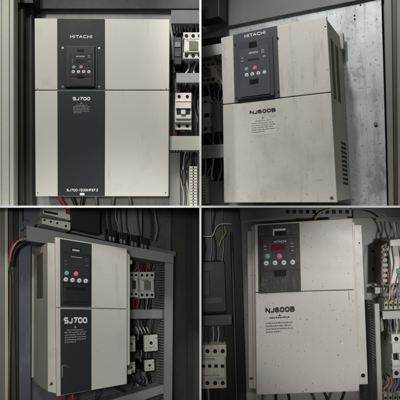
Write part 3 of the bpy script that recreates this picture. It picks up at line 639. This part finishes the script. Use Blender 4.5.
# ------------------------------------------------------------------ lower left bay
def bay_BL():
    b = BL; D = .275
    tag(G(b).poly([(-120, 190), (176, 190), (176, 430), (-120, 430)], D, D + .006, 0).build('mounting_plate', 'plate_dark'), 'shade-darkened back plate behind the perforated-side drive', 'back plate')
    # right side wall
    t = thing('inner_wall', 'very dark steel side wall right of the grey duct frame in the lower left bay', 'wall', b, 186, 400, D)
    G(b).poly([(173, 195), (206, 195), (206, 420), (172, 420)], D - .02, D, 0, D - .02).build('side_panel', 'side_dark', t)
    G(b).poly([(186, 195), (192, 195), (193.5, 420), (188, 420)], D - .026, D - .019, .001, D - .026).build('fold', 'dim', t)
    # left strips
    t = thing('cabinet_post', 'narrow dark and pale folded door edge down the left of the lower left bay', 'cabinet post', b, 8, 400, .25)
    G(b).poly([(-20, 195), (4, 195), (4.6, 420), (-20, 420)], .20, .25, .001, .20).build('outer_fold', 'taupe', t)
    G(b).poly([(4.6, 195), (7.8, 195), (8.4, 420), (5.0, 420)], .19, .25, .001, .19).build('bead', 'frame', t)
    G(b).poly([(8, 195), (12.5, 195), (16.6, 420), (8.6, 420)], .22, .26, .001, .22).build('channel', 'olive', t)
    G(b).poly([(12.6, 195), (18.6, 195), (19, 420), (16.6, 420)], .235, .26, .001, .235).build('shadow_gap', 'black', t)  # solid black strip put in for shade between channel and column
    tag(G(b).poly([(18.8, 195), (31, 195), (31, 420), (19, 420)], .245, .27, .002, .245).build('steel_column', 'slate'), 'blue-grey steel column with pale smudges left of the perforated-side drive', 'column')
    duct(b, 0, 0, 0, 0, .13, .26, 'duct', 'long grey cable duct sloping across above the perforated-side drive', True,
         [(26.5, 225.4), (173.6, 254.4), (173.6, 263.4), (26.5, 240.5)], 'duct frame of the lower left bay')
    # right trunk
    duct(b, 0, 0, 0, 0, .13, .26, 'duct', 'tall grey vertical cable duct on the right of the lower left bay', False,
         [(165.4, 262.6), (173.4, 263.6), (172, 425), (163.9, 425)], 'duct frame of the lower left bay')
    duct(b, 0, 0, 0, 0, .16, .26, 'duct', 'short grey cable duct between the upper and middle contactors, lower left bay', True,
         [(127, 309.4), (164.4, 309.4), (164.4, 318.6), (127, 318.8)], 'duct frame of the lower left bay')
    duct(b, 0, 0, 0, 0, .13, .235, 'duct', 'grey cable duct sloping up to the right below the perforated-side drive', True,
         [(86, 407), (164, 384.6), (164, 393), (86, 421)], 'duct frame of the lower left bay')
    # devices on the right
    contactor(b, 139.6, 272, 154.6, 298, .17, D, 'white three-pole contactor in the upper opening of the lower left duct frame', 'white', 'print_g', 3)
    contactor(b, 129.5, 272, 138.4, 297, .18, D, 'white contactor half hidden behind the edge of the perforated-side drive', 'white', 'dim', 2)
    def cube(x0, y0, x1, y1, label, knob):
        t = thing('relay_block', label, 'relay', b, (x0 + x1) / 2, y1, D, 'relay blocks in the lower left bay')
        W, H = x1 - x0, y1 - y0
        fr = G(b); fr.bx(x0, y0, x1, y1, .160, .172, .002); fr.bx(x0 + W * .3, y0 + H * .24, x1 - W * .3, y1 - H * .24, .156, .165, .0015)
        fr.build('front_plate', 'white', t)
        cs = G(b); cs.bx(x0 + .3, y0 + .3, x1 - .3, y1 - .3, .1725, D, .001)
        for a in (0, 1):
            yy = y0 - 1.6 if a == 0 else y1 - .6
            for k in range(3): cs.bx(x0 + W * (.06 + .32 * k), yy, x0 + W * (.28 + .32 * k), yy + 2.2, .178, .21, .0006)
        cs.build('case', 'black', t)
        for k in range(3): G(b).cyl(x0 + W * (.17 + .32 * k), y0 - .6, .6, .1765, .18, n=10).build('terminal_screw', 'screw', t)
        G(b).cyl((x0 + x1) / 2, (y0 + y1) / 2, knob, .153, .158, bev=.2, n=16).build('dial', 'hole', t)
        for u in (.15, .85):
            for v in (.16, .84): G(b).cyl(x0 + W * u, y0 + H * v, .5, .1585, .163, n=10).build('corner_screw', 'print_g', t)
    cube(144.4, 335.4, 158, 350.6, 'larger white-fronted relay block with a dark dial beside the vertical duct', 1.6)
    cube(145, 360.4, 154.6, 370.4, 'small white-fronted relay block low beside the vertical duct', 1.2)
    cube(128, 336.6, 135.6, 351.4, 'tall white-fronted relay block tucked behind the drive edge at mid height', .9)
    cube(128, 362.4, 135.4, 372.6, 'small white-fronted relay block tucked low behind the drive edge', 1.)
    for i, x in enumerate((136, 139.5, 143, 146.5)):
        wire(b, [(x, 327, .2), (x + 1.4, 330, .19), (x + 3, 334, .2)], .8, 'w_white', 'short white wire on top of the larger relay block', .2, 'white wires over the relay block')
    wires(b, [139, 143, 147, 151], 263, 274, ['red', 'w_black', 'red', 'w_black'], 'short wire feeding the upper contactor of the lower left bay', .22, .9, 'wires over the upper contactor', 1.2, 21)
    wires(b, [131.5, 134.5, 138, 143, 147, 150.5], 297, 311, ['w_grey', 'red', 'red', 'w_black', 'w_grey', 'w_black'], 'wire dropping from the upper contactor to the short duct', .22, .9, 'wires below the upper contactor', 1., 22)
    wires(b, [138, 141, 144, 148, 151], 350, 362, ['w_black', 'w_grey', 'w_black', 'w_grey'], 'thin wire between the larger and small relay blocks', .21, .6, 'wires between relay blocks', 2., 23)
    wires(b, [140, 143, 146, 149], 370, 384, ['w_black', 'purple', 'w_grey', 'w_black'], 'thin wire hanging under the small relay block', .21, 1.1, 'wires under the small relay block', 2., 24)
    # top devices
    t = thing('circuit_breaker', 'white four-screw breaker row at the top left of the lower left bay', 'circuit breaker', b, 56, 228, .26)
    G(b).poly([(42, 218), (70.4, 222.4), (70.4, 230.4), (42, 223.6)], .13, .22, .001, .13).build('terminal_block', 'white', t)
    G(b).poly([(44, 198), (69.6, 200), (70.4, 220.4), (43, 213.6)], .14, .24, .002, .14).build('body', 'white', t)
    G(b).poly([(44, 210.5), (58, 213), (58, 215), (44, 212.6)], .138, .145, 0, .138).build('label', 'hole', t)
    G(b).poly([(66, 208.6), (70, 209.6), (70, 214.6), (66, 213.6)], .137, .145, 0, .137).build('red_flag', 'red', t)
    for x, y in ((44.6, 220), (50.8, 221.6), (57.2, 223.2), (66, 226)): G(b).cyl(x, y, 1.1, .129, .133, n=14).build('screw', 'hole', t)
    G(b).poly([(70.6, 204), (100, 210), (100, 234.6), (70.6, 228)], .16, .24, .002, .16).build('side_box', 'black', t)
    tag(G(b).poly([(30, 217.5), (176, 252), (176, 256.5), (30, 222.6)], .20, .222, .001, .20).build('mounting_rail', 'mid'), 'grey mounting rail running just above the long sloping duct', 'rail')
    tag(G(b).poly([(24, 196), (42, 198), (42, 222), (36, 224), (24, 219)], .20, .26, .002, .20).build('black_fitting', 'purple'), 'dark mauve fitting at the upper left corner of the lower left bay', 'fitting')
    tag(G(b).poly([(24, 219.4), (36, 224.4), (28, 236), (24, 236)], .19, .20, .001, .19).build('bracket', 'slate'), 'pale smudged steel bracket under the dark mauve fitting', 'bracket')
    for i, x in enumerate((112, 123, 134, 144)):
        t = thing('terminal_clamp', 'black clamp with pale contacts standing on the mounting rail', 'terminal', b, x, 240, .21, 'clamps on the mounting rail')
        z = 229 + (x - 112) * .24
        G(b).poly([(x - 4, z), (x + 4.4, z + 1.6), (x + 4.4, z + 13), (x - 4, z + 11)], .16, .20, .002, .16).build('case', 'black', t)
        G(b).poly([(x - 2.5, z + 7), (x - .8, z + 7.4), (x - .8, z + 12), (x - 2.5, z + 11.6)], .155, .165, .0006, .155).build('contact', 'screw', t)
        G(b).poly([(x + 1, z + 8), (x + 2.6, z + 8.4), (x + 2.6, z + 12.6), (x + 1, z + 12)], .155, .165, .0006, .155).build('contact', 'screw', t)
    tag(G(b).poly([(118, 205), (142, 205), (142, 236), (118, 234)], .2, .26, .002, .2).build('relay_case', 'greydev'), 'grey relay case above the black clamps, lower left bay', 'relay')
    wires(b, [104, 109, 116, 120, 127, 131, 138, 148, 153], 204, 240, ['w_black', 'w_black', 'w_grey'], 'thin wire rising from the black clamps to the horizontal divider', .19, .8, 'wires over the black clamps', 2., 31, 3)
    # left cables
    wire(b, [(8.4, 270, .21), (9.4, 262, .17), (12, 250, .14), (17, 242, .13), (23, 239, .125), (29, 239.5, .135)], 1.0, 'w_tan', 'tan cable arching from the left post over to the long duct', .14)
    wire(b, [(8.6, 420, .17), (9.2, 360, .17), (10, 320, .175), (10.4, 286, .19), (9.6, 270, .215)], 1.1, 'w_orange', 'orange cable running down the narrow left channel', .17)
    wire(b, [(10, 262, .17), (10.6, 252, .165), (13, 243, .16), (17, 240, .17)], 1.8, 'red', 'red cable bend behind the tan cable', .17)
    wire(b, [(12, 266, .18), (14, 254, .17), (20, 245, .16), (34, 240, .16)], 2., 'w_black', 'black cable bend behind the tan cable', .17)
    for x, l, yy in ((60.5, 'left', 420), (72.5, 'right', 420)):
        wire(b, [(x - 1, 388, .10), (x, 396, .09), (x + .4, 404, .09), (x + 1, yy, .09)], 1.9, 'red', 'thick red cable leaving the bottom of the perforated-side drive', .09, 'red power cables of the lower left bay', 'power_cable')
    for pts in ([(98, 388), (97, 394), (95, 404)], [(112, 384), (116, 388), (124, 391)], [(132, 378), (138, 383), (146, 386)]):
        wire(b, pts, 1.1, 'w_black', 'black cable lying over the slots of the lower duct', .12, 'black cables on the lower duct')
    wires(b, [132, 136, 141, 146, 150, 154], 262, 276, ['w_black', 'w_grey', 'w_black'], 'dark thin wire tangled over the upper contactor', .235, .7, 'dark wires over the upper contactor', 2.5, 81)
    wires(b, [132, 137, 141, 146, 151, 155], 318, 340, ['w_black', 'w_grey', 'w_black'], 'dark thin wire tangled over the relay blocks', .24, .8, 'dark wires over the relay blocks', 3., 82)
    wires(b, [131, 136, 141, 146, 150, 153], 366, 392, ['w_black', 'w_grey', 'w_white', 'w_black'], 'thin wire tangled over the lower duct', .225, .7, 'wires over the lower duct', 3.5, 83)
bay_BL()

# ------------------------------------------------------------------ lower right bay
def bay_BR():
    b = BR; D = .12
    t = thing('mounting_plate', 'grey painted back plate with drilled holes behind the speckled drive', 'back plate', b, 300, 400, D)
    G(b).bx(170, 190, 430, 430, D + .001, D + .008).build('sheet', 'plate', t)
    for x, y, r in ((372.6, 251.4, 1.1), (373.2, 269.2, 1.5), (369.4, 300, .8), (375.6, 219, .9)): G(b).cyl(x, y, r, D - .001, D + .002, n=16).build('drill_hole', 'hole', t)
    t = thing('shade_panel', 'inner panel with shallow folds, blackened for the shade left of the speckled drive', 'panel', b, 225, 400, D)
    G(b).bx(195, 200, 247, 420, .105, D, .001).build('sheet', 'black', t)  # black sheet carries the shade of this side in its colour
    G(b).bx(231, 232, 238, 420, .06, .11, .002).build('upright', 'dim', t)
    G(b).bx(197, 316, 232, 325, .06, .11, .002).build('crossbar', 'dim', t)
    # left devices
    t = contactor(b, 196, 346, 226.6, 388, .04, .11, 'dim beige contactor in the shadowed left of the lower right bay', 'aged', None, 4)
    for i in range(4): G(b).bx(201.5 + 6.4 * i, 364.6, 205 + 6.4 * i, 367.6, .0385, .045).build('slot', 'hole', t)
    t = thing('relay_block', 'black relay block above the crossbar in the shadowed left of the lower right bay', 'relay', b, 212, 312, .11)
    G(b).bx(199, 262, 226, 312, .06, .11, .003).build('case', 'black', t); G(b).bx(203, 298, 222, 303, .057, .065, .001).build('label', 'dim', t)
    G(b).bx(202, 272, 210, 296, .05, .065, .002).build('terminal_cover', 'dim', t)
    wires(b, [203, 208, 213, 218, 223], 326, 348, ['w_grey', 'w_black', 'w_grey', 'w_grey', 'w_black'], 'thin wire dropping to the dim beige contactor', .075, .8, 'wires over the beige contactor', 1.2, 41)
    wires(b, [203, 208, 213, 219], 388, 412, ['w_black', 'w_grey', 'w_black', 'w_black'], 'thin wire hanging under the dim beige contactor', .075, 1., 'wires under the beige contactor', 1.5, 42)
    wires(b, [204, 210, 216, 222], 208, 262, ['w_black', 'w_grey', 'w_black', 'w_grey'], 'thin dark wire above the black relay block', .08, .8, 'wires over the black relay block', 3., 43)
    wire(b, [(203, 236), (212, 236), (216, 228), (221, 224), (232, 224)], .7, 'w_white', 'pale thin wire looping above the black relay block', .07)
    wire(b, [(219, 246), (222, 238), (226, 233), (224, 226)], .7, 'w_yellow', 'dull yellow thin wire looping above the black relay block', .065)
    # top row
    t = thing('terminal_strip', 'dark terminal strip with square slots above the speckled drive', 'terminal strip', b, 320, 217, D)
    G(b).bx(240, 206, 352, 216.4, .05, D, .001).build('base', 'mid', t)
    for i in range(12):
        G(b).bx(306 + 6.6 * i - 66 * (i > 6), 210 , 309.4 + 6.6 * i - 66 * (i > 6), 213.6, .0485, .055).build('slot', 'hole', t)
    tag(G(b).bx(352.5, 198, 430, 216, .09, D, .002).build('shadow_plate', 'plate_dark'), 'dark sheet standing in for shade beneath the horizontal divider at the top right of the lower right bay', 'plate')  # darker sheet laid over the back plate as painted shade
    wire(b, [(314.6, 221), (317, 215.6), (322, 211.6), (330, 209), (340, 207.5)], .9, 'w_yellow', 'yellow-green earth wire arching above the speckled drive', .04)
    wire(b, [(350, 208.5), (368, 209.5), (382, 214), (392, 225), (397, 244)], .9, 'w_grey', 'grey cable arching across the top right corner of the lower right bay', .05)
    # right column
    G_ = 'pale duct frame of the lower right bay'
    duct(b, 374.6, 304, 383.4, 425, .035, D, 'duct_light', 'pale vertical cable duct right of the speckled drive', False, group=G_, side='slot')
    duct(b, 382.6, 311.6, 412, 318.4, .04, D, 'duct_light', 'pale horizontal cable duct at the right edge below the terminal clamps', True, group=G_)
    duct(b, 375, 287.6, 412, 292.4, .08, D, 'duct_light', 'thin pale cable duct under the brown-edged relay, right edge', True, group=G_)
    tag(G(b).bx(368.2, 312, 374.2, 420, .10, D, .001).build('shadow_strip', 'mid'), 'narrow mid grey strip standing in for shade between the speckled drive and the pale vertical duct', 'strip')  # grey strip painted in for shade beside the duct
    t = thing('relay', 'white relay with a brown coil side and tangled wires at the right edge', 'relay', b, 390, 286, D)
    G(b).poly([(390, 240), (406, 238), (406, 282), (390, 284)], .04, D, .002, .04).build('case', 'white', t)
    G(b).poly([(381, 246), (389.6, 241), (389.6, 284), (381, 285.6)], .055, D, .002, .055).build('coil_side', 'rust', t)
    for i in range(7): G(b).bx(382.4, 248 + i * 5.2, 388, 251 + i * 5.2, .05, .06, .001).build('contact', 'aged', t)
    G(b).bx(397, 268.5, 404, 273.5, .036, .045, .001).build('green_plug', 'pvgreen', t)
    G(b).bx(393, 246, 399, 256, .037, .045, .001).build('label', 'aged', t)
    breaker(b, 391.4, 334.6, 412, 377.6, .035, D, 'white circuit breaker at the right edge inside the pale duct frame', 2, 'white', None)
    strip(b, 383.6, 299.6, 412, 309.6, .06, D, 6, 'row of aged terminal clamps on the pale horizontal duct at the right edge', False, 'aged')
    strip(b, 383, 393, 412, 402, .06, D, 6, 'row of aged terminal clamps in the bottom right corner', False, 'aged')
    wires(b, [387, 391, 396, 401], 318, 336, ['w_black', 'w_blue', 'w_white', 'w_pink'], 'coloured wire entering the breaker at the right edge', .07, .9, 'wires over the right edge breaker', 1., 51)
    wires(b, [387, 390.5, 394, 398], 377, 395, ['w_pink', 'w_pink', 'w_grey', 'w_blue'], 'coloured wire between the right edge breaker and the bottom corner clamps', .07, 1., 'wires under the right edge breaker', 2., 52, -2)
    wires(b, [388, 391.5, 395, 398, 400], 272, 302, ['w_pink', 'w_white', 'w_pink', 'w_blue', 'w_pink'], 'coloured wire hanging from the relay to the row of clamps', .045, .8, 'wires under the relay', 2.4, 53)
    wires(b, [389, 393, 397], 222, 244, ['w_grey', 'w_white', 'w_grey'], 'grey wire dropping into the top of the relay', .06, .8, 'wires over the relay', 1.6, 54, 2)
    for pts in ([(322, 388), (326, 396), (330, 408)], [(276, 390), (276, 398), (275, 410)], [(288, 390), (289, 398), (291, 410)], [(345, 388), (343, 396), (338, 408)]):
        wire(b, pts, 1.4, 'w_black', 'black cable leaving the bottom of the speckled drive', .06, 'power cables of the speckled drive', 'power_cable')
    wires(b, [385, 388, 392, 395, 399], 246, 300, ['w_grey', 'w_white', 'w_pink', 'w_black'], 'thin wire tangled across the face of the relay', .038, .55, 'wires across the relay', 3.5, 91)
    wires(b, [385, 388, 392, 396, 399], 318, 340, ['w_black', 'w_grey', 'w_black'], 'dark thin wire tangled behind the right edge breaker', .09, .8, 'dark wires behind the right edge breaker', 2.5, 92)
    wires(b, [384, 388, 392, 396], 376, 400, ['w_black', 'w_grey', 'w_pink', 'w_black'], 'thin wire tangled above the bottom corner clamps', .08, .7, 'wires above the bottom corner clamps', 3., 93)
bay_BR()

# ------------------------------------------------------------------ partitions between the bays
WB = Bay((0, 0, 0), (0, 0, 0), [])
def part(name, xa, xb, za, zb, label):
    o = G(WB).box(xa, xb, -.035, .95, za, zb, .0006).build(name, 'divider'); tag(o, label, 'divider')
part('bay_divider', -.003, .003, .0033, .75, 'thin white upright divider between the two upper bays')
part('bay_divider', -.003, .003, -.75, -.0033, 'thin white upright divider between the two lower bays')
part('bay_divider', -.75, .75, -.003, .003, 'long thin white shelf dividing the upper bays from the lower bays')

t = bpy.data.objects.new('cabinet_shell', None); COL.objects.link(t); t.location = (0, 0, -.86)
t['label'] = 'dark grey steel outer shell enclosing all four bays'; t['category'] = 'cabinet'; t['_p'] = Vector((0, 0, -.86))
for nm, q_ in (('side_wall', (-.87, -.86, .0, .95, -.86, 1.3)), ('side_wall', (.86, .87, .0, .95, -.86, 1.3)), ('roof', (-.87, .87, .0, .95, 1.302, 1.312)),
               ('base', (-.87, .87, .0, .95, -.872, -.862)), ('back_wall', (-.87, .87, .952, .96, -.86, 1.3))):
    G(WB).box(*q_).build(nm, 'dim', t)

# ------------------------------------------------------------------ camera, light, render
cam = bpy.data.cameras.new('camera'); co = bpy.data.objects.new('camera', cam); COL.objects.link(co)
co.location = (0, -CAM, 0); co.rotation_euler = (math.radians(90), 0, 0)
cam.sensor_width = 36; cam.lens = F / 400 * 36; cam.shift_x = (200 - CX) / 400; cam.shift_y = (CY - 200) / 400
cam.clip_start = .01; cam.clip_end = 50; S.camera = co
w = bpy.data.worlds.new('World'); S.world = w; w.use_nodes = True
bg = w.node_tree.nodes['Background']; bg.inputs[0].default_value = (.95, .98, 1, 1); bg.inputs[1].default_value = .10
def area(name, loc, tgt, size, power, col=(1, 1, 1), spread=180):
    l = bpy.data.lights.new(name, 'AREA'); l.size = size; l.energy = power; l.color = col; l.spread = math.radians(spread)
    o = bpy.data.objects.new(name, l); COL.objects.link(o); o.location = loc
    o.rotation_euler = (Vector(tgt) - Vector(loc)).to_track_quat('-Z', 'Y').to_euler(); return o
def spot(name, loc, tgt, ang, power, rad=.08, col=(1, 1, 1), blend=.6):
    l = bpy.data.lights.new(name, 'SPOT'); l.energy = power; l.spot_size = math.radians(ang); l.spot_blend = blend; l.shadow_soft_size = rad; l.color = col
    o = bpy.data.objects.new(name, l); COL.objects.link(o); o.location = loc
    o.rotation_euler = (Vector(tgt) - Vector(loc)).to_track_quat('-Z', 'Y').to_euler(); return o
area('key_lamp', (-.5, -2.2, 2.6), (0, .1, .2), .6, 34, (1, .985, .95))
spot('lamp_upper_left', (-.75, -1.5, 1.5), (-.34, .1, .28), 28, 86, .07, (1, .99, .94))
spot('lamp_upper_right', (-.15, -.75, 1.25), (.36, .25, .42), 48, 43, .04, (1, .99, .96))
spot('lamp_lower_left', (-.12, -1.7, .1), (-.30, .1, -.29), 33, 46, .08, (1, .99, .97))
spot('lamp_lower_right', (1.1, -1.25, -.1), (.48, .1, -.32), 27, 58, .08, (1, .98, .95))
S.render.engine = 'CYCLES'
S.cycles.max_bounces = 6
S.view_settings.view_transform = 'Standard'; S.view_settings.look = 'None'; S.view_settings.exposure = 0; S.view_settings.gamma = 1
S.render.resolution_x = 1024; S.render.resolution_y = 1024
for o in bpy.data.objects:
    if '_p' in o: del o['_p']
